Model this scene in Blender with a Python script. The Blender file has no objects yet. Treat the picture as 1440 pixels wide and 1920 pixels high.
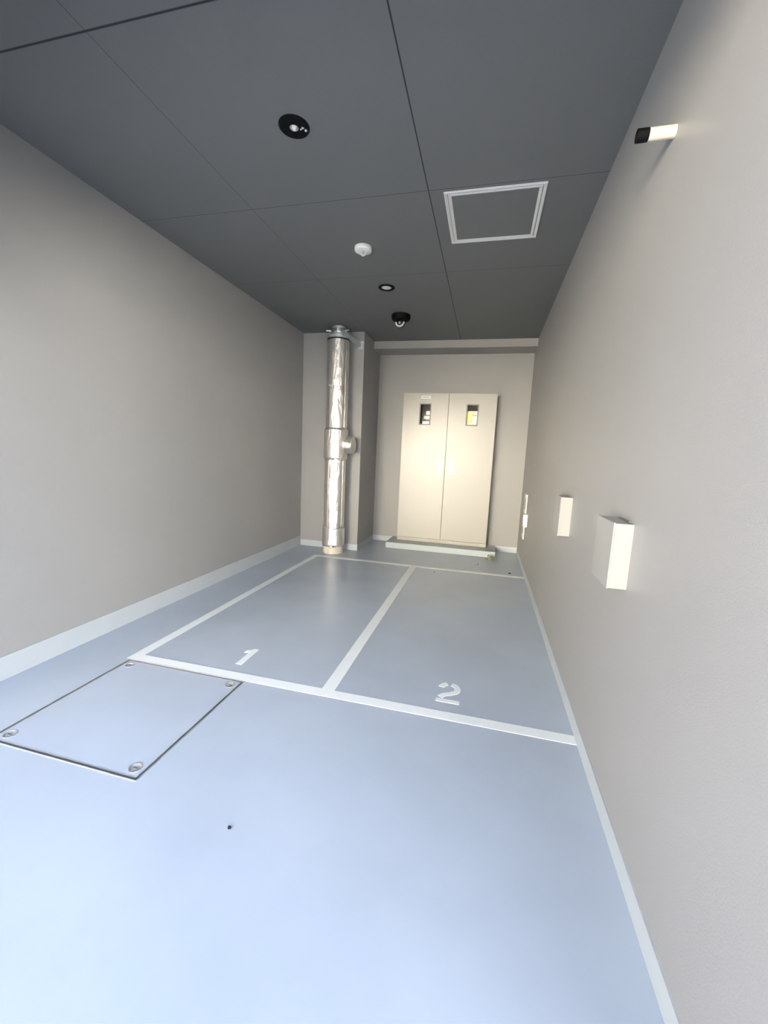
import bpy, bmesh, math, random
from mathutils import Vector, Matrix
random.seed(4)
C = bpy.context.scene.collection
sc = bpy.context.scene

# ------------------------------------------------------------------ camera
cam = bpy.data.cameras.new('camera'); co = bpy.data.objects.new('camera', cam); C.objects.link(co)
yaw, pitch, roll = .2377, -.1381, .0454
right = Vector((math.cos(yaw), math.sin(yaw), 0))
fwd = Vector((-math.sin(yaw)*math.cos(pitch), math.cos(yaw)*math.cos(pitch), math.sin(pitch)))
up = right.cross(fwd)
r2 = right*math.cos(roll) + up*math.sin(roll); u2 = -right*math.sin(roll) + up*math.cos(roll)
M = Matrix((r2, u2, -fwd)).transposed().to_4x4(); M.translation = (0, 0, 1.029)
co.matrix_world = M
cam.sensor_fit = 'HORIZONTAL'; cam.sensor_width = 36; cam.lens = 36*768.26/1440; cam.clip_start = .02
sc.camera = co

# ------------------------------------------------------------------ light of the place
w = bpy.data.worlds.new('sky'); sc.world = w; w.use_nodes = True
nt = w.node_tree; nt.nodes.clear()
out = nt.nodes.new('ShaderNodeOutputWorld'); bg = nt.nodes.new('ShaderNodeBackground')
tc = nt.nodes.new('ShaderNodeTexCoord'); sx = nt.nodes.new('ShaderNodeSeparateXYZ'); cr = nt.nodes.new('ShaderNodeValToRGB')
nt.links.new(tc.outputs['Generated'], sx.inputs[0]); nt.links.new(sx.outputs['Z'], cr.inputs[0])
cr.color_ramp.elements[0].position = 0; cr.color_ramp.elements[0].color = (.76, .86, 1, 1)
cr.color_ramp.elements[1].position = .7; cr.color_ramp.elements[1].color = (.42, .60, 1, 1)
sr = nt.nodes.new('ShaderNodeMapRange'); nt.links.new(sx.outputs['X'], sr.inputs['Value'])
sr.inputs['From Min'].default_value = -.8; sr.inputs['From Max'].default_value = .8; sr.inputs['To Min'].default_value = .42; sr.inputs['To Max'].default_value = .74
nt.links.new(sr.outputs[0], bg.inputs[1])   # bright open sky on the right of the street
nt.links.new(cr.outputs[0], bg.inputs[0]); nt.links.new(bg.outputs[0], out.inputs[0])
bg.inputs[1].default_value = 1.0
sun = bpy.data.lights.new('sun', 'SUN'); sun.energy = 32; sun.angle = .01; sun.color = (1, .965, .91)
so = bpy.data.objects.new('sun', sun); C.objects.link(so)
so.rotation_euler = Vector((.35, -1, -1.0)).to_track_quat('-Z', 'Y').to_euler()
pl = bpy.data.lights.new('opening_portal', 'AREA'); pl.shape = 'RECTANGLE'; pl.size = 2.4; pl.size_y = 2.0; pl.cycles.is_portal = True
po = bpy.data.objects.new('opening_portal', pl); C.objects.link(po)
po.location = (-.67, .58, 1.0); po.rotation_euler = (math.pi/2, 0, 0)
sc.view_settings.view_transform = 'Standard'; sc.view_settings.look = 'None'
sc.view_settings.gamma = 1; sc.view_settings.use_curve_mapping = False
sc.view_settings.exposure = 2.34

# ------------------------------------------------------------------ materials
def srgb(r, g, b):
    f = lambda c: (c/255/12.92) if c/255 <= .04045 else ((c/255+.055)/1.055)**2.4
    return (f(r), f(g), f(b), 1)
def mat(name, col, rough=.5, metal=0, spec=.5, bump=0, bscale=200, mottle=0, mscale=3, coat=0):
    m = bpy.data.materials.new(name); m.use_nodes = True; n = m.node_tree; b = n.nodes['Principled BSDF']
    b.inputs['Base Color'].default_value = col; b.inputs['Roughness'].default_value = rough
    b.inputs['Metallic'].default_value = metal; b.inputs['Specular IOR Level'].default_value = spec
    b.inputs['Coat Weight'].default_value = coat
    t = n.nodes.new('ShaderNodeTexCoord')
    if bump:
        no = n.nodes.new('ShaderNodeTexNoise'); no.inputs['Scale'].default_value = bscale; no.inputs['Detail'].default_value = 3
        bp = n.nodes.new('ShaderNodeBump'); bp.inputs['Strength'].default_value = bump; bp.inputs['Distance'].default_value = .002
        n.links.new(t.outputs['Object'], no.inputs['Vector']); n.links.new(no.outputs['Fac'], bp.inputs['Height']); n.links.new(bp.outputs[0], b.inputs['Normal'])
    if mottle:
        no = n.nodes.new('ShaderNodeTexNoise'); no.inputs['Scale'].default_value = mscale; no.inputs['Detail'].default_value = 5
        mr = n.nodes.new('ShaderNodeMapRange'); mr.inputs['To Min'].default_value = 1-mottle; mr.inputs['To Max'].default_value = 1+mottle
        mx = n.nodes.new('ShaderNodeVectorMath'); mx.operation = 'SCALE'; mx.inputs[0].default_value = col[:3]
        n.links.new(t.outputs['Object'], no.inputs['Vector']); n.links.new(no.outputs['Fac'], mr.inputs['Value'])
        n.links.new(mr.outputs[0], mx.inputs['Scale']); n.links.new(mx.outputs[0], b.inputs['Base Color'])
    return m
wall_m = mat('wall_paint', srgb(149, 148, 146), .42, spec=.5, bump=.25, bscale=260, mottle=.05, mscale=2)
trim_m = mat('wall_trim_paint', srgb(148, 146, 143), .45, bump=.1)
floor_m = mat('floor_coating', srgb(173, 183, 195), .33, spec=.5, bump=.22, bscale=14, mottle=.14, mscale=2.6)
base_m = mat('skirting_coating', srgb(176, 182, 186), .4, mottle=.04, mscale=6)
line_m = mat('line_paint', srgb(232, 236, 236), .5, mottle=.04, mscale=9)
plinth_m = mat('plinth_coating', srgb(172, 180, 182), .45, bump=.2, bscale=30, mottle=.05)
cab_m = mat('cabinet_paint', srgb(166, 163, 153), .3, spec=.6, mottle=.015)
cabin_m = mat('cabinet_interior', srgb(58, 56, 52), .6)
frame_m = mat('window_frame_paint', srgb(112, 108, 96), .4)
white_m = mat('white_plastic', srgb(222, 222, 219), .45)
plate_m = mat('box_paint', srgb(156, 155, 151), .42)
dark_m = mat('dark_gap', srgb(40, 40, 42), .6)
black_m = mat('black_paint', srgb(10, 10, 11), .65, spec=.15)
steel_m = mat('stainless_steel', srgb(215, 215, 215), .42, metal=.8)
galv_m = mat('galvanised_steel', srgb(196, 206, 210), .45, metal=.5, mottle=.15, mscale=60)
alu_m = mat('aluminium', srgb(225, 226, 226), .45, metal=.35)
chrome_m = mat('chrome', srgb(235, 235, 233), .22, metal=.9)
ivory_m = mat('ivory_mortar', srgb(208, 200, 182), .6)
yellow_m = mat('yellow_tag', srgb(240, 232, 30), .5)
red_m = mat('red_print', srgb(170, 60, 55), .5)
leaf_m = mat('dry_leaf', srgb(176, 182, 134), .7, mottle=.2, mscale=60)
street_m = mat('asphalt', srgb(96, 98, 102), .8, bump=.3, bscale=60)
facade_m = mat('render_facade', srgb(240, 230, 210), .8, mottle=.04)
bounce_m = mat('bounce_facade', srgb(226, 223, 218), .8, mottle=.04)  # for the added wall that reflects sunlight into the room
ext_m = mat('outer_wall', srgb(120, 118, 114), .7)

def foil(name, vs):
    m = mat(name, srgb(236, 232, 226), .36, metal=.92); n = m.node_tree; b = n.nodes['Principled BSDF']
    t = n.nodes.new('ShaderNodeTexCoord'); mp = n.nodes.new('ShaderNodeMapping'); mp.inputs['Scale'].default_value = (1, 1, vs)
    no = n.nodes.new('ShaderNodeTexNoise'); no.inputs['Scale'].default_value = 30; no.inputs['Detail'].default_value = 6
    bp = n.nodes.new('ShaderNodeBump'); bp.inputs['Strength'].default_value = .6; bp.inputs['Distance'].default_value = .02
    n.links.new(t.outputs['Object'], mp.inputs[0]); n.links.new(mp.outputs[0], no.inputs['Vector'])
    n.links.new(no.outputs['Fac'], bp.inputs['Height']); n.links.new(bp.outputs[0], b.inputs['Normal'])
    return m
foil_m = foil('foil_lagging', .35)

# ceiling board with its joints
def ceiling_mat():
    m = mat('ceiling_board', srgb(110, 112, 112), .6, spec=.3, bump=.3, bscale=300); n = m.node_tree; b = n.nodes['Principled BSDF']
    g = n.nodes.new('ShaderNodeNewGeometry'); s = n.nodes.new('ShaderNodeSeparateXYZ'); n.links.new(g.outputs['Position'], s.inputs[0])
    prev = None
    no = n.nodes.new('ShaderNodeTexNoise'); no.inputs['Scale'].default_value = 25
    n.links.new(g.outputs['Position'], no.inputs['Vector'])
    for ax, v, hw in (('X', -.354, .0024), ('X', -1.259, .0008), ('Y', 1.139, .0032), ('Y', 2.045, .0013), ('Y', 2.893, .0010)):
        a = n.nodes.new('ShaderNodeMath'); a.operation = 'SUBTRACT'; a.inputs[1].default_value = v; n.links.new(s.outputs[ax], a.inputs[0])
        c = n.nodes.new('ShaderNodeMath'); c.operation = 'ABSOLUTE'; n.links.new(a.outputs[0], c.inputs[0])
        d = n.nodes.new('ShaderNodeMapRange'); d.inputs['From Min'].default_value = hw*.5; d.inputs['From Max'].default_value = hw*1.6
        d.inputs['To Min'].default_value = 1; d.inputs['To Max'].default_value = 0
        n.links.new(c.outputs[0], d.inputs['Value'])
        if prev is None: prev = d.outputs[0]
        else:
            e = n.nodes.new('ShaderNodeMath'); e.operation = 'MAXIMUM'; n.links.new(prev, e.inputs[0]); n.links.new(d.outputs[0], e.inputs[1]); prev = e.outputs[0]
    mx = n.nodes.new('ShaderNodeMix'); mx.data_type = 'RGBA'
    mx.inputs['A'].default_value = srgb(110, 112, 112); mx.inputs['B'].default_value = srgb(38, 39, 42)
    n.links.new(prev, mx.inputs['Factor']); n.links.new(mx.outputs['Result'], b.inputs['Base Color'])
    return m
ceil_m = ceiling_mat()
def glass_mat():
    m = bpy.data.materials.new('window_glass'); m.use_nodes = True; n = m.node_tree; n.nodes.clear()
    o = n.nodes.new('ShaderNodeOutputMaterial'); t = n.nodes.new('ShaderNodeBsdfTransparent'); g = n.nodes.new('ShaderNodeBsdfGlossy')
    g.inputs['Roughness'].default_value = .03; f = n.nodes.new('ShaderNodeFresnel'); f.inputs[0].default_value = 1.2; x = n.nodes.new('ShaderNodeMixShader')
    n.links.new(f.outputs[0], x.inputs[0]); n.links.new(t.outputs[0], x.inputs[1]); n.links.new(g.outputs[0], x.inputs[2]); n.links.new(x.outputs[0], o.inputs[0])
    return m
glass_m = glass_mat()
def dome_mat():
    m = mat('smoked_dome', srgb(20, 20, 22), .05, spec=.6); return m
dome_m = dome_mat()

# ------------------------------------------------------------------ helpers
def box(bm, x0, x1, y0, y1, z0, z1, bev=0):
    r = bmesh.ops.create_cube(bm, size=1); vs = r['verts']
    for v in vs: v.co = Vector(((x0+x1)/2+v.co.x*(x1-x0), (y0+y1)/2+v.co.y*(y1-y0), (z0+z1)/2+v.co.z*(z1-z0)))
    if bev:
        es = list({e for v in vs for e in v.link_edges})
        bmesh.ops.bevel(bm, geom=es, offset=bev, segments=2, affect='EDGES', profile=.5)
def lathe(bm, prof, n=64, axis='Z', o=(0, 0, 0), jag=None, caps=True):
    rings = []
    for k, (r, h) in enumerate(prof):
        ring = []
        for i in range(n):
            a = 2*math.pi*i/n; rr = r; hh = h
            if jag and k in jag:
                hh += jag[k]*(1 if (i//2) % 2 else -1)*random.uniform(.3, 1); rr += random.uniform(0, .004)
            p = (rr*math.cos(a), rr*math.sin(a), hh)
            if axis == 'X': p = (hh, rr*math.cos(a), rr*math.sin(a))
            if axis == 'Y': p = (rr*math.cos(a), hh, rr*math.sin(a))
            ring.append(bm.verts.new((p[0]+o[0], p[1]+o[1], p[2]+o[2])))
        rings.append(ring)
    for a, b in zip(rings, rings[1:]):
        for i in range(n): bm.faces.new((a[i], a[(i+1) % n], b[(i+1) % n], b[i]))
    for ring, rad in ((rings[0], prof[0][0]), (rings[-1], prof[-1][0])) if caps else ():
        if rad > 1e-5: bm.faces.new(ring)
    return rings
def prism(bm, pts, z0, z1):
    lo = [bm.verts.new((x, y, z0)) for x, y in pts]; hi = [bm.verts.new((x, y, z1)) for x, y in pts]
    n = len(pts); bm.faces.new(hi); bm.faces.new(lo[::-1])
    for i in range(n): bm.faces.new((lo[i], lo[(i+1) % n], hi[(i+1) % n], hi[i]))
def tube(bm, pts, r, n=12):
    pts = [Vector(p) for p in pts]; rings = []
    for i, p in enumerate(pts):
        d = (pts[min(i+1, len(pts)-1)]-pts[max(i-1, 0)]).normalized()
        a = d.cross(Vector((.3, .2, 1))).normalized(); b = d.cross(a)
        rings.append([bm.verts.new(p+a*r*math.cos(t)+b*r*math.sin(t)) for t in [2*math.pi*k/n for k in range(n)]])
    for a, b in zip(rings, rings[1:]):
        for i in range(n): bm.faces.new((a[i], a[(i+1) % n], b[(i+1) % n], b[i]))
    bm.faces.new(rings[0]); bm.faces.new(rings[-1])
def obj(name, bm, m, parent=None, smooth=False, loc=None):
    bmesh.ops.recalc_face_normals(bm, faces=bm.faces)
    me = bpy.data.meshes.new(name); bm.to_mesh(me); bm.free(); me.materials.append(m)
    o = bpy.data.objects.new(name, me); C.objects.link(o)
    if smooth:
        me.polygons.foreach_set('use_smooth', [True]*len(me.polygons))
        me.set_sharp_from_angle(angle=math.radians(24))
    if parent: o.parent = parent
    if loc: o.location = loc
    return o
def tag(o, label, cat, group=None):
    o['label'] = label; o['category'] = cat
    if group: o['group'] = group
    return o
def thing(name, label, cat, loc=(0, 0, 0), group=None):
    o = bpy.data.objects.new(name, None); C.objects.link(o); o.location = loc; o.empty_display_size = .1
    return tag(o, label, cat, group)
def struct(name, bm, m):
    o = obj(name, bm, m); o['kind'] = 'structure'; return o
def B(*a, **k):
    bm = bmesh.new(); box(bm, *a, **k); return bm

# ------------------------------------------------------------------ dimensions
XL, XR, H = -1.9405, .407, 2.241
YP, XP, YB = 4.1205, -1.2788, 4.7529
YF = .72           # front edge of the ceiling slab
YO = -.25          # front end of the coated floor
hx0, hx1, hy0, hy1 = -1.597, -.971, .928, 1.5205   # floor hatch

# ------------------------------------------------------------------ setting
bm = bmesh.new()
G = .004
hX0, hX1, hY0, hY1 = hx0, hx1, hy0, hy1
box(bm, XL-.15, hX0, YO, YB+.15, -.12, 0); box(bm, hX1, XR+.15, YO, YB+.15, -.12, 0)
box(bm, hX0, hX1, YO, hY0, -.12, 0); box(bm, hX0, hX1, hY1, YB+.15, -.12, 0)
struct('floor', bm, floor_m)
struct('ceiling', B(XL-.15, XR+.15, YF, YB+.15, H, H+.12), ceil_m)
struct('wall_left', B(XL-.15, XL, .6, YB+.15, 0, H), wall_m)
struct('wall_right', B(XR, XR+.15, .35, YB+.15, 0, H), wall_m)
struct('wall_back', B(XL, XR, YB, YB+.15, 0, H), wall_m)
struct('wall_pillar', B(XL, XP, YP, YB, 0, H), wall_m)
bm = B(XL, XR, .6, .74, 1.96, H); box(bm, XL, -1.3, .6, .74, 1.62, 1.96)  # unseen lintel, with a lower left drop added to shade the upper left
struct('lintel_and_light_block', bm, wall_m)
struct('wall_upper_front', B(XL-.15, XR+.15, .6, .74, H, 3.2), ext_m)
struct('roof', B(XL-.15, XR+.15, .74, YB+.15, 3.1, 3.2), ext_m)
struct('ground', B(-14, 14, -16, YO, -.14, -.02), street_m)
struct('wall_opposite', B(-7.0, -.7, -8.0, -7.6, 0, 3.9), facade_m)
struct('bounce_wall_right', B(2.8, 12, -7.2, -6.8, 0, 3.4), bounce_m)  # unseen facade added to bounce sunlight onto the left wall
# beam above the recess
struct('trim_1', B(XP, XR, 4.4749, YB, 2.1625, H), trim_m)
struct('trim_2', B(XP, XP+.035, YB-.004, YB, .064, 2.1625), trim_m)
t_ = .004
struct('baseboard_left', B(XL, XL+t_, .74, YP, 0, .103), base_m)
struct('baseboard_right', B(XR-t_, XR, .35, YB, 0, .0626), base_m)
bm = bmesh.new(); box(bm, XP+t_, XR-t_, YB-t_-.002, YB, 0, .064)
struct('baseboard_back', bm, base_m)
bm = bmesh.new(); box(bm, XL+t_, XP+t_, YP-t_, YP, 0, .064); box(bm, XP, XP+t_, YP, YB-t_-.002, 0, .064)
struct('baseboard_pillar', bm, base_m)

# ------------------------------------------------------------------ painted floor marks
MX, MY0, MY1, LW = -1.6155, 1.5224, 3.774, .052
bm = bmesh.new(); zt = .0012
box(bm, MX, XR-t_, MY0, MY0+LW, 0, zt)
box(bm, MX, MX+LW, MY0+LW, MY1-LW, 0, zt)
box(bm, MX, XR-t_, MY1-LW, MY1, 0, zt)
box(bm, -.6248, -.5674, MY0+LW, MY1-LW, 0, zt)
tag(obj('parking_bay_lines', bm, line_m), 'white painted outline of two small parking bays on grey floor', 'floor marking')
bm = bmesh.new()
prism(bm, [(-1.100, 1.642), (-1.068, 1.642), (-1.068, 1.802), (-1.094, 1.802), (-1.106, 1.785), (-1.124, 1.775), (-1.124, 1.752), (-1.100, 1.758)], 0, .0012)
tag(obj('painted_number', bm, line_m), 'white painted number 1 on the floor of the left bay', 'number')
bm = bmesh.new()
ox, oy = -.134, 1.640; WD, HT = .100, .160
prism(bm, [(ox, oy), (ox+WD, oy), (ox+WD, oy+.024), (ox, oy+.024)], 0, .0012)
def ribbon(path, wd):
    L, R = [], []
    for i, p in enumerate(path):
        a = Vector(path[max(i-1, 0)]); b = Vector(path[min(i+1, len(path)-1)]); d = (b-a).normalized(); n = Vector((-d.y, d.x))
        L.append(tuple(Vector(p)+n*wd/2)); R.append(tuple(Vector(p)-n*wd/2))
    return L+R[::-1]
cx, cy_, rr = ox+.050, oy+.110, .037
def arc(a0, a1, n, rx=rr, ry=rr): return [(cx+rx*math.cos(math.radians(a0+(a1-a0)*i/n)), cy_+ry*math.sin(math.radians(a0+(a1-a0)*i/n))) for i in range(n+1)]
prism(bm, ribbon(arc(172, 108, 8), .026), 0, .0012)
prism(bm, ribbon(arc(78, -40, 14)+[(cx+.005, oy+.068), (cx-.018, oy+.056), (cx-.035, oy+.034)], .026), 0, .0012)
tag(obj('painted_number', bm, line_m), 'white stencilled number 2 on the floor of the right bay', 'number')

# ------------------------------------------------------------------ floor hatch
t = thing('floor_hatch', 'square coated access hatch cover set in the floor with steel edging', 'access hatch', ((hx0+hx1)/2, (hy0+hy1)/2, 0))
lx, ly = (hx1-hx0)/2, (hy1-hy0)/2
def ringbox(x, y, wd, z0, z1, bm=None):
    bm = bm or bmesh.new()
    box(bm, -x, x, -y, -y+wd, z0, z1); box(bm, -x, x, y-wd, y, z0, z1)
    box(bm, -x, -x+wd, -y+wd, y-wd, z0, z1); box(bm, x-wd, x, -y+wd, y-wd, z0, z1); return bm
obj('frame', ringbox(lx, ly, .0032, -.03, .0015), steel_m, t)
obj('gap_strip', ringbox(lx-.0032, ly-.0032, .0088, -.03, -.012), dark_m, t)  # dark strip standing in for the shaded open gap round the lid
obj('base', B(-lx, lx, -ly, ly, -.1, -.03), dark_m, t)
def lid():
    bm = bmesh.new(); X, Y = lx-.0145, ly-.0145
    # lid plate with four round screw wells near the corners
    cs = [(sx_*(X-.032), sy_*(Y-.03)) for sx_ in (-1, 1) for sy_ in (-1, 1)]
    outer = [bm.verts.new((x, y, 0)) for x, y in ((-X, -Y), (X, -Y), (X, Y), (-X, Y))]
    es = [bm.edges.new((outer[i], outer[(i+1) % 4])) for i in range(4)]
    for cx_, cy2 in cs:
        ring = [bm.verts.new((cx_+.0195*math.cos(2*math.pi*i/24), cy2+.0195*math.sin(2*math.pi*i/24), 0)) for i in range(24)]
        es += [bm.edges.new((ring[i], ring[(i+1) % 24])) for i in range(24)]
        lo = [bm.verts.new((v.co.x, v.co.y, -.008)) for v in ring]
        for i in range(24): bm.faces.new((ring[i], ring[(i+1) % 24], lo[(i+1) % 24], lo[i]))
        bm.faces.new(lo)
    bmesh.ops.triangle_fill(bm, edges=es, use_beauty=True)
    lo = [bm.verts.new((v.co.x, v.co.y, -.028)) for v in outer]
    for i in range(4): bm.faces.new((outer[i], outer[(i+1) % 4], lo[(i+1) % 4], lo[i]))
    return bm, cs
bm, cs = lid(); cv = obj('cover', bm, floor_m, t)
obj('cover_edge', ringbox(lx-.012, ly-.012, .0024, -.03, .0004), steel_m, cv)
for i, (a, b) in enumerate(cs):
    bm = bmesh.new(); lathe(bm, [(.0001, -.0075), (.0175, -.0075), (.0180, .0012), (.0215, .0012), (.0215, .0)], 32, o=(a, b, 0), caps=False)
    obj('screw_cup', bm, steel_m, cv, True)
    bm = bmesh.new(); lathe(bm, [(.0115, -.0075), (.0115, -.001), (.009, .0), (0.0001, .0003)], 24, o=(a, b, 0)); 
    obj('screw', bm, steel_m, cv, True)
    obj('screw_slot', B(a-.008, a+.008, b-.0012, b+.0012, .0001, .0006), dark_m, cv)

# ------------------------------------------------------------------ plinth and cabinet
CZ = .0654
bm = B(-1.032, .163, 4.398, YB-.006, 0, CZ, bev=.004)
tag(obj('concrete_plinth', bm, plinth_m), 'low grey coated concrete plinth under the beige cabinet', 'plinth')
c0, c1, cf, ct = -.943, .062, 4.585, 1.7195
t = thing('electrical_cabinet', 'tall beige two-door metal electrical cabinet on the low grey plinth', 'cabinet', (c0, cf, CZ))
W_ = c1-c0; Hc = ct-CZ; D = YB-.004-cf
bm = bmesh.new(); s = .012
box(bm, 0, W_, D-.01, D, 0, Hc); box(bm, 0, s, .022, D-.01, 0, Hc); box(bm, W_-s, W_, .022, D-.01, 0, Hc)
box(bm, s, W_-s, .022, D-.01, Hc-s, Hc); box(bm, s, W_-s, .022, D-.01, 0, s)
obj('body', bm, cab_m, t)
obj('mounting_panel', B(s, W_-s, .085, .09, s, Hc-s), cabin_m, t)
obj('bottom_rail', B(0, W_, 0, .022, 0, .040, bev=.002), cab_m, t)
mid = -.444-c0
def door(x0, x1, wx0, wx1, wz0, wz1, hx):
    z0, z1 = .0425, Hc
    bm = bmesh.new(); y0, y1 = 0, .022
    xs = [x0, wx0, wx1, x1]; zs = [z0, wz0, wz1, z1]
    grid = {}
    for k, y in enumerate((y0, y1)):
        for i, x in enumerate(xs):
            for j, z in enumerate(zs): grid[i, j, k] = bm.verts.new((x, y, z))
    for i in range(3):
        for j in range(3):
            if (i, j) == (1, 1): continue
            for k in (0, 1): bm.faces.new([grid[i, j, k], grid[i+1, j, k], grid[i+1, j+1, k], grid[i, j+1, k]])
    def side(p, q): bm.faces.new([grid[p+(0,)], grid[q+(0,)], grid[q+(1,)], grid[p+(1,)]])
    for i in range(3): side((i, 0), (i+1, 0)); side((i, 3), (i+1, 3)); side((0, i), (0, i+1)); side((3, i), (3, i+1))
    side((1, 1), (2, 1)); side((2, 1), (2, 2)); side((2, 2), (1, 2)); side((1, 2), (1, 1))
    d = obj('door', bm, cab_m, t)
    bm = bmesh.new(); f = .012
    box(bm, wx0, wx1, -.003, .026, wz1-f, wz1); box(bm, wx0, wx1, -.003, .026, wz0, wz0+f)
    box(bm, wx0, wx0+f, -.003, .026, wz0+f, wz1-f); box(bm, wx1-f, wx1, -.003, .026, wz0+f, wz1-f)
    obj('window_frame', bm, frame_m, d)
    obj('glass', B(wx0+f, wx1-f, .018, .021, wz0+f, wz1-f), glass_m, d)
    bm = bmesh.new(); hz0, hz1 = .843-CZ, .995-CZ
    bx0, bx1 = hx-.015, hx+.015
    box(bm, bx0, bx1, -.004, 0, hz0, hz1, bev=.0012)
    box(bm, hx-.0085, hx+.0085, -.010, -.004, hz0+.016, hz1-.03, bev=.002)
    hd = obj('handle', bm, chrome_m, d); hd['label'] = 'chrome flush handle'
    return d
dl = door(0, mid-.0022, -.760-c0, -.632-c0, 1.378-CZ, 1.610-CZ, -.500-c0)
dr = door(mid+.0022, W_, -.252-c0, -.122-c0, 1.379-CZ, 1.607-CZ, -.371-c0)
bm = B(-.748-c0, -.642-c0, -.0015, 0, 1.660-CZ, 1.692-CZ)
npl = obj('name_plate', bm, white_m, dl); npl['label'] = 'white name plate with dark print'
bm = bmesh.new(); x = -.738-c0
for k in range(11):
    ww = .0048 if k % 3 else .006
    box(bm, x, x+ww, -.0019, -.0015, 1.672-CZ+(k % 2)*.001, 1.680-CZ-(k % 3)*.001); x += ww+.0024
obj('name_plate_print', bm, dark_m, dl)
obj('sticker', B(-.722-c0, -.684-c0, -.0012, 0, 1.353-CZ, 1.362-CZ), white_m, dl)
# meters seen through the door windows
m1 = thing('electricity_meter', 'white meter unit seen through the left cabinet door window', 'meter', (-.686, cf+.06, 1.49))
obj('casing', B(-.062, .062, 0, .024, -.085, .05, bev=.004), cabin_m, m1)
obj('label_panel', B(-.006, .052, -.006, 0, .005, .045), white_m, m1)
obj('terminal_cover', B(-.030, .052, -.014, 0, -.045, -.008, bev=.003), ivory_m, m1)
obj('wiring_duct', B(.034, .048, -.012, 0, -.10, -.045), white_m, m1)
obj('switch_block', B(-.045, .03, -.010, 0, -.10, -.068, bev=.003), galv_m, m1)
bm = bmesh.new()
for k in range(3): box(bm, 0, .04-.008*k, -.0065, -.006, .035-.010*k, .038-.010*k)
obj('panel_print', bm, frame_m, m1)
m2 = thing('circuit_breaker', 'white breaker with a yellow tag seen through the right cabinet door window', 'breaker', (-.187, cf+.04, 1.48))
obj('casing', B(-.062, .062, 0, .024, -.100, .062, bev=.003), white_m, m2)
o = obj('tag', B(-.052, .000, -.004, 0, -.07, .05, bev=.001), yellow_m, m2); o['label'] = 'yellow tag'
obj('toggle', B(.010, .045, -.010, 0, -.085, -.045, bev=.003), galv_m, m2)
bm = bmesh.new()
box(bm, .008, .052, -.0008, 0, .010, .014)
obj('casing_print', bm, frame_m, m2)

# ------------------------------------------------------------------ lagged pipe
px, py = -1.492, 3.962
t = thing('lagged_pipe', 'floor-to-ceiling silver foil-wrapped pipe standing in front of the left recess wall', 'pipe', (px, py, 0))
R0 = .1055
def L(prof, name, m, parent=t, **k):
    bm = bmesh.new(); lathe(bm, prof, **k); return obj(name, bm, m, parent, True)
L([(.106, 0), (.106, .075), (.09, .075)], 'mortar_foot', ivory_m)
L([(R0, .06), (R0, 2.115), (R0-.006, 2.125), (.07, 2.125)], 'pipe_body', foil_m)
def sleeve(z0, z1, r):
    return L([(R0, z0-.010), (r-.004, z0-.001), (r, z0+.006), (r, z1-.006), (r-.004, z1+.001), (R0, z1+.010)], 'sleeve', foil_m, n=96, jag={0: .006, 5: .006})
s1 = sleeve(.085, .262, .1155); s2 = sleeve(.972, 1.262, .118)
# tape teeth around the sleeve ends
def teeth(z, dirn, parent, n=26, ln=.02):
    bm = bmesh.new()
    for i in range(n):
        a = 2*math.pi*i/n+random.uniform(-.05, .05); da = math.pi/n*.9; l2 = ln*random.uniform(.6, 1.1)
        P = [(R0+.008, a-da, z), (R0+.008, a+da, z), (R0+.0015+random.uniform(0, .006), a+random.uniform(-.03, .03), z+dirn*l2)]
        v = [bm.verts.new((r*math.cos(q), r*math.sin(q), h)) for r, q, h in P]
        v2 = [bm.verts.new(((r-.0012)*math.cos(q), (r-.0012)*math.sin(q), h)) for r, q, h in P]
        bm.faces.new(v); bm.faces.new(v2[::-1])
        for k in range(3): bm.faces.new((v[k], v[(k+1) % 3], v2[(k+1) % 3], v2[k]))
    return obj('crimped_edge', bm, chrome_m, parent)
teeth(.082, -1, s1); teeth(.264, 1, s1, n=18, ln=.028); teeth(.969, -1, s2, n=20, ln=.016); teeth(1.264, 1, s2, n=20, ln=.014)
# lap seams
for ang, nm in ((-.42, 'lap_seam'), (-1.95, 'lap_seam')):
    bm = bmesh.new()
    for z0, z1 in ((.29, .95), (1.285, 2.1)) if ang > -1 else ((.29, .95),):
        n = 5; wA = .09 if ang > -1 else .05
        prof = []
        for i in range(n+1):
            a = ang+wA*i/n; prof.append((a, R0+.0022))
        ring = [((r)*math.cos(a), (r)*math.sin(a)) for a, r in prof]+[((R0-.001)*math.cos(a), (R0-.001)*math.sin(a)) for a, r in prof[::-1]]
        prism(bm, ring, z0, z1)
    obj(nm, bm, chrome_m if ang > -1 else foil_m, t)
def band(z, h, a0, a1, r, m, name, parent=t):
    bm = bmesh.new(); n = 10
    A = [a0+(a1-a0)*i/n for i in range(n+1)]
    prism(bm, [(r*math.cos(a), r*math.sin(a)) for a in A]+[((r-.002)*math.cos(a), (r-.002)*math.sin(a)) for a in A[::-1]], z, z+h)
    return obj(name, bm, m, parent)
def stamp(z, a0, a1, rows):
    bm = bmesh.new(); r = R0+.0008
    for q in range(rows):
        a = a0
        while a < a1:
            da = random.uniform(.02, .07)
            ring = [(r*math.cos(a), r*math.sin(a)), (r*math.cos(a+da), r*math.sin(a+da)), ((r-.001)*math.cos(a+da), (r-.001)*math.sin(a+da)), ((r-.001)*math.cos(a), (r-.001)*math.sin(a))]
            prism(bm, ring, z+q*.016, z+q*.016+.005); a += da+.03
    return obj('red_print', bm, red_m, t)
stamp(1.640, -1.15, -.65, 3); stamp(.30, -1.9, -.9, 2)
band(1.675, .012, -2.25, -2.0, R0+.0012, white_m, 'white_tag')
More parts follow.
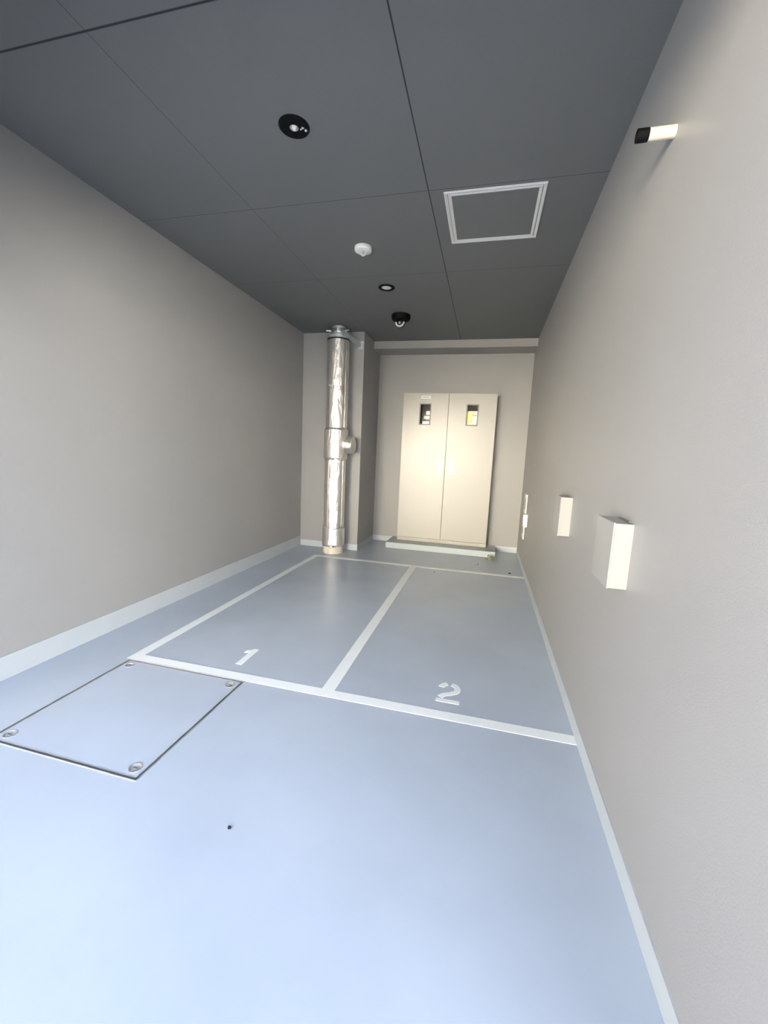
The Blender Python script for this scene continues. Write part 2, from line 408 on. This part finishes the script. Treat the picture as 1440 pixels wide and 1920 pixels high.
# cleanout branch with cap
bc = L([(.1, .03), (.062, .12), (.062, .135)], 'branch', foil_m, axis='X', o=(0, 0, 1.112))
cp_ = L([(.070, .120), (.083, .121), (.085, .123), (.085, .183), (.083, .186), (.001, .186)], 'end_cap', foil_m, axis='X', o=(0, 0, 1.112))
# hanger ring and coupling at the ceiling
L([(.100, 2.112), (.1105, 2.112), (.1105, 2.124), (.100, 2.124)], 'dark_gasket', dark_m)
hg = L([(.095, 2.126), (.111, 2.126), (.111, 2.150), (.095, 2.150)], 'clamp_ring', galv_m)
L([(.072, 2.12), (.072, 2.165), (.066, 2.175), (.066, 2.241)], 'upper_pipe', steel_m)
cpl = L([(.066, 2.185), (.078, 2.187), (.080, 2.191), (.080, 2.210), (.076, 2.215), (.066, 2.216)], 'coupling_flange', chrome_m)
for k in range(4):
    a = math.radians((200, -20, -75, 70)[k])
    bm = bmesh.new()
    lathe(bm, [(.009, .075), (.009, .084), (.013, .084), (.013, .098), (.007, .098), (.007, .125), (.0001, .127)], 12, axis='X')
    o = obj('bolt', bm, steel_m, t, True); o.location = (0, 0, 2.2); o.rotation_euler = (0, 0, a)
# perforated strut bracket back to the wall corner
def strut(p0, p1, wd, parent):
    p0, p1 = Vector(p0), Vector(p1); d = p1-p0; Ln = d.length; dx = d.normalized(); n_h = 11
    upv = Vector((0, 0, 1)); nrm = dx.cross(upv).normalized(); u_ = nrm.cross(dx).normalized()
    bm = bmesh.new(); hw = wd/2
    pts_o = [bm.verts.new((0, -hw, 0)), bm.verts.new((Ln, -hw, 0)), bm.verts.new((Ln, hw, 0)), bm.verts.new((0, hw, 0))]
    es = [bm.edges.new((pts_o[i], pts_o[(i+1) % 4])) for i in range(4)]
    for i in range(n_h):
        for side in (-1, 1):
            cx_ = Ln*(i+.5+.2*side)/n_h; ring = [bm.verts.new((cx_+.0048*math.cos(q), side*.0105+.0048*math.sin(q), 0)) for q in [math.pi*k/4 for k in range(8)]]
            es += [bm.edges.new((ring[k], ring[(k+1) % 8])) for k in range(8)]
    r = bmesh.ops.triangle_fill(bm, edges=es, use_beauty=True)
    bmesh.ops.solidify(bm, geom=list(bm.faces), thickness=.003)
    rot = Matrix((dx, u_, nrm)).transposed().to_4x4()
    bm.transform(Matrix.Translation(p0-Vector((px, py, 0)))@rot)
    return obj('support_bracket', bm, galv_m, parent)
br = strut((-1.425, 3.865, 2.168), (-1.314, 4.112, 2.110), .05, t); br['label'] = 'perforated galvanised bracket'
bm = bmesh.new(); box(bm, -1.340-px, -1.287-px, 4.114-py, 4.1195-py, 2.075, 2.150, bev=.001)
obj('fixing_plate', bm, galv_m, br)
for zz, xx in ((2.138, -1.300), (2.083, -1.300)):
    bm = bmesh.new(); lathe(bm, [(.0085, 4.096-py), (.0085, 4.108-py), (.005, 4.109-py), (.005, 4.118-py)], 6, axis='Y', o=(xx-px, 0, zz))
    obj('anchor_bolt', bm, steel_m, br)

# ------------------------------------------------------------------ ceiling fittings
def ring_prof(bm, prof, n=64, o=(0, 0, 0)): lathe(bm, prof, n, o=o)
t = thing('recessed_downlight', 'black round recessed emergency light with bright bulb, largest and nearest on the ceiling', 'light', (-.801, 1.586, H), 'ceiling downlights')
bm = bmesh.new(); lathe(bm, [(.0165, 0), (.0165, -.005), (.0175, -.006), (.053, -.006), (.058, -.003), (.058, .0)], 72, caps=False)
obj('trim_ring', bm, black_m, t, True)
bm = bmesh.new(); lathe(bm, [(.0165, -.0058), (.0155, -.0062), (.0115, -.004), (.0085, -.002), (.0001, -.001)], 48, caps=False)
obj('reflector', bm, chrome_m, t, True)
bm = bmesh.new(); lathe(bm, [(.0075, -.002), (.0075, -.006), (.005, -.010), (.0001, -.0115)], 32)
obj('lamp_bulb', bm, white_m, t, True)
for x, y, r_, n_, rot in ((.0235, .009, .0033, 4, .3), (.033, .004, .0060, 3, .2), (.040, .0175, .0048, 24, 0)):
    bm = bmesh.new(); prism(bm, [(x+r_*math.cos(rot+2*math.pi*k/n_), y+r_*math.sin(rot+2*math.pi*k/n_)) for k in range(n_)], -.0085, -.0055)
    obj('indicator_window', bm, white_m, t)
t = thing('recessed_downlight', 'small black-rimmed recessed downlight behind the white detector', 'light', (-.806, 3.088, H), 'ceiling downlights')
bm = bmesh.new(); lathe(bm, [(.035, 0), (.036, -.004), (.040, -.006), (.055, -.006), (.060, -.003), (.060, 0)], 72, caps=False)
obj('trim_ring', bm, black_m, t, True)
bm = bmesh.new(); lathe(bm, [(.036, -.002), (.030, -.0035), (.0001, -.0045)], 48)
obj('diffuser', bm, white_m, t, True)
t = thing('heat_detector', 'round white heat detector with prongs on the dark ceiling', 'detector', (-.805, 2.500, H))
bm = bmesh.new(); lathe(bm, [(.050, 0), (.051, -.003), (.0515, -.016), (.049, -.022), (.040, -.026), (.026, -.027), (.0001, -.027)], 64)
obj('housing', bm, white_m, t, True)
for k in range(6):
    a = 2*math.pi*k/6+.3
    bm = bmesh.new(); tube(bm, [(.023*math.cos(a), .023*math.sin(a), -.025), (.018*math.cos(a), .018*math.sin(a), -.036), (.007*math.cos(a), .007*math.sin(a), -.046), (0, 0, -.047)], .0021)
    obj('prong', bm, white_m, t, True)
bm = bmesh.new(); lathe(bm, [(.012, -.026), (.012, -.029), (.001, -.030)], 24); obj('sensor_disc', bm, galv_m, t, True)
t = thing('security_camera', 'black dome security camera on ceiling near the silver pipe', 'security camera', (-.820, 3.683, H))
bm = bmesh.new(); lathe(bm, [(.080, 0), (.082, -.003), (.081, -.030), (.074, -.042), (.052, -.052), (.044, -.056), (.001, -.056)], 72)
obj('base_housing', bm, black_m, t, True)
bm = bmesh.new(); lathe(bm, [(.042, -.054), (.042, -.070)]+[(.042*math.cos(a), -.070-.036*math.sin(a)) for a in [math.pi/2*k/8 for k in range(1, 8)]]+[(.0001, -.106)], 48)
obj('dome_cover', bm, dome_m, t, True)
bm = bmesh.new()
pts = [(.034*math.cos(a), -.030, -.066-.034*math.sin(a)) for a in [math.pi*k/16 for k in range(17)]]
tube(bm, pts, .0075, 12)
dv = obj('lens_ring', bm, alu_m, t, True)
bm = bmesh.new(); lathe(bm, [(.010, -.044), (.010, -.036)], 24, axis='Y', o=(0, 0, -.076)); obj('lens', bm, chrome_m, t, True)

# ceiling access hatch
a0, a1, b0, b1 = -.287, .168, 2.066, 2.527
t = thing('ceiling_hatch', 'square ceiling access panel with pale aluminium double frame', 'access hatch', ((a0+a1)/2, (b0+b1)/2, H))
lx, ly = (a1-a0)/2, (b1-b0)/2
def framering(x, y, wd, z, name, m):
    bm = bmesh.new()
    # mitred frame with a raised lip
    prof = [(0, 0), (0, z), (wd*.25, z-.002), (wd*.7, z), (wd, z+.001), (wd, 0)]
    rings = []
    for sx_, sy_ in ((-1, -1), (1, -1), (1, 1), (-1, 1)):
        rings.append([bm.verts.new((sx_*(x-p), sy_*(y-p), h)) for p, h in prof])
    for i in range(4):
        a, b = rings[i], rings[(i+1) % 4]
        for k in range(len(prof)): bm.faces.new((a[k], b[k], b[(k+1) % len(prof)], a[(k+1) % len(prof)]))
    return obj(name, bm, m, t)
framering(lx, ly, .0155, -.005, 'outer_frame', alu_m)
framering(lx-.0175, ly-.0175, .0155, -.004, 'inner_frame', alu_m)
obj('seam_gap', ringbox(lx-.0155, ly-.0155, .002, -.0006, 0), dark_m, t)
bx_ = lx-.033; by_ = ly-.033
obj('panel', B(-bx_, bx_, -by_, by_, -.002, 0), ceil_m, t)
obj('latch', B(-.006, .006, -ly+.004, -ly+.026, -.008, -.004, bev=.001), alu_m, t)

# ------------------------------------------------------------------ right wall fittings
t = thing('wall_pipe_stub', 'short pale pipe stub with black end sticking out of right wall near ceiling', 'pipe', (XR, 1.320, 1.889))
bm = bmesh.new(); lathe(bm, [(.0145, 0), (.0145, -.066), (.0125, -.066)], 40, axis='X'); obj('tube', bm, ivory_m, t, True)
bm = bmesh.new(); lathe(bm, [(.0150, -.062), (.0155, -.064), (.0155, -.090), (.0125, -.090), (.0120, -.070), (.0001, -.070)], 40, axis='X')
o = obj('end_sleeve', bm, black_m, t, True); o['label'] = 'black end sleeve'
def wallbox(name, label, cat, y0, y1, z0, z1, d, grp=None):
    t = thing(name, label, cat, (XR, (y0+y1)/2, (z0+z1)/2), grp); hy, hz = (y1-y0)/2, (z1-z0)/2
    obj('housing', B(-d+.004, 0, -hy+.002, hy-.002, -hz+.002, hz-.002), plate_m, t)
    obj('cover', B(-d, -d+.0045, -hy, hy, -hz, hz, bev=.0012), plate_m, t)
    return t
S_ = .735
g = 'pale boxes on the right wall'
t = wallbox('wall_box', 'largest pale rectangular box on right wall, nearest the camera', 'wall box', 1.6893*S_, 1.922*S_, 1.029-.4709*S_, 1.029-.2136*S_, .0515, g)
bm = bmesh.new(); box(bm, -.004, 0, -.05, .05, .0945, .0975); obj('top_seam', bm, frame_m, t)
t = wallbox('wall_box', 'smaller pale rectangular box on right wall, behind the largest box', 'wall box', 2.8211*S_, 3.0289*S_, 1.029-.4721*S_, 1.029-.2148*S_, .0525, g)
def plate(name, label, cat, y0, y1, z0, z1, d, m=white_m):
    t = thing(name, label, cat, (XR, (y0+y1)/2, (z0+z1)/2)); hy, hz = (y1-y0)/2, (z1-z0)/2
    obj('plate', B(-d, 0, -hy, hy, -hz, hz, bev=min(.002, d/3)), m, t)
    return t
t = plate('wall_plate', 'flat white upper plate on right wall near the back corner', 'wall plate', 4.115, 4.30, .525, .712, .010)
obj('insert', B(-.013, -.010, -.03, .03, -.05, .05, bev=.001), plate_m, t)
t = plate('outlet_box', 'small white outlet box low on right wall before the flat plates', 'outlet', 3.955, 4.045, .425, .540, .032)
obj('face_plate', B(-.036, -.032, -.042, .042, -.054, .054, bev=.001), white_m, t)
t = plate('wall_plate', 'flat white lower plate on right wall below the outlet box', 'wall plate', 4.140, 4.30, .275, .475, .010)
obj('insert', B(-.013, -.010, -.03, .03, -.05, .05, bev=.001), plate_m, t)

# ------------------------------------------------------------------ litter
def leaf(x, y, rz, sz, label):
    bm = bmesh.new(); n = 6; top = []
    rows = []
    for i in range(n+1):
        u = i/n; wd = math.sin(math.pi*min(1, u*1.05+.02))*sz*.45; z = .003+.020*sz/.04*math.sin(u*3+x*9)**2
        rows.append([bm.verts.new((u*sz, -wd, z+.005)), bm.verts.new((u*sz, 0, z)), bm.verts.new((u*sz, wd, z+.007))])
    for a, b in zip(rows, rows[1:]):
        for k in range(2): bm.faces.new((a[k], a[k+1], b[k+1], b[k]))
    bmesh.ops.solidify(bm, geom=list(bm.faces), thickness=.0008)
    o = obj('dry_leaf', bm, leaf_m, None, False, (x, y, 0)); o.rotation_euler = (0, 0, rz)
    mn = min(v.co.z for v in o.data.vertices); o.location.z = -mn
    tag(o, label, 'leaf', 'dry leaf scraps by the plinth')
leaf(.085, 4.300, .6, .085, 'longest pale dry leaf scrap on floor by the plinth corner')
leaf(.150, 4.250, 2.0, .06, 'curled dry leaf scrap beside the longest one near plinth')
leaf(.060, 4.260, -.3, .045, 'small leftmost dry leaf scrap on floor near plinth')
def speck(x, y, s, label):
    bm = bmesh.new(); bmesh.ops.create_icosphere(bm, subdivisions=1, radius=s)
    for v in bm.verts: v.co *= random.uniform(.7, 1.2); v.co.z *= .5
    mn = min(v.co.z for v in bm.verts)
    tag(obj('dirt_crumb', bm, dark_m, None, False, (x, y, -mn)), label, 'dirt', 'dark crumbs on the floor')
speck(-.005, 4.046, .009, 'dark crumb on floor just behind the back white line')
speck(-.028, 4.012, .006, 'tiny dark crumb on floor left of the crumb behind the back line')
speck(.282, 3.832, .012, 'largest dark crumb on floor near the right end of back line')
speck(-.380, 3.600, .007, 'dark crumb lying at the back of the right bay')
speck(-.605, .870, .006, 'single dark crumb on the open floor in the foreground')
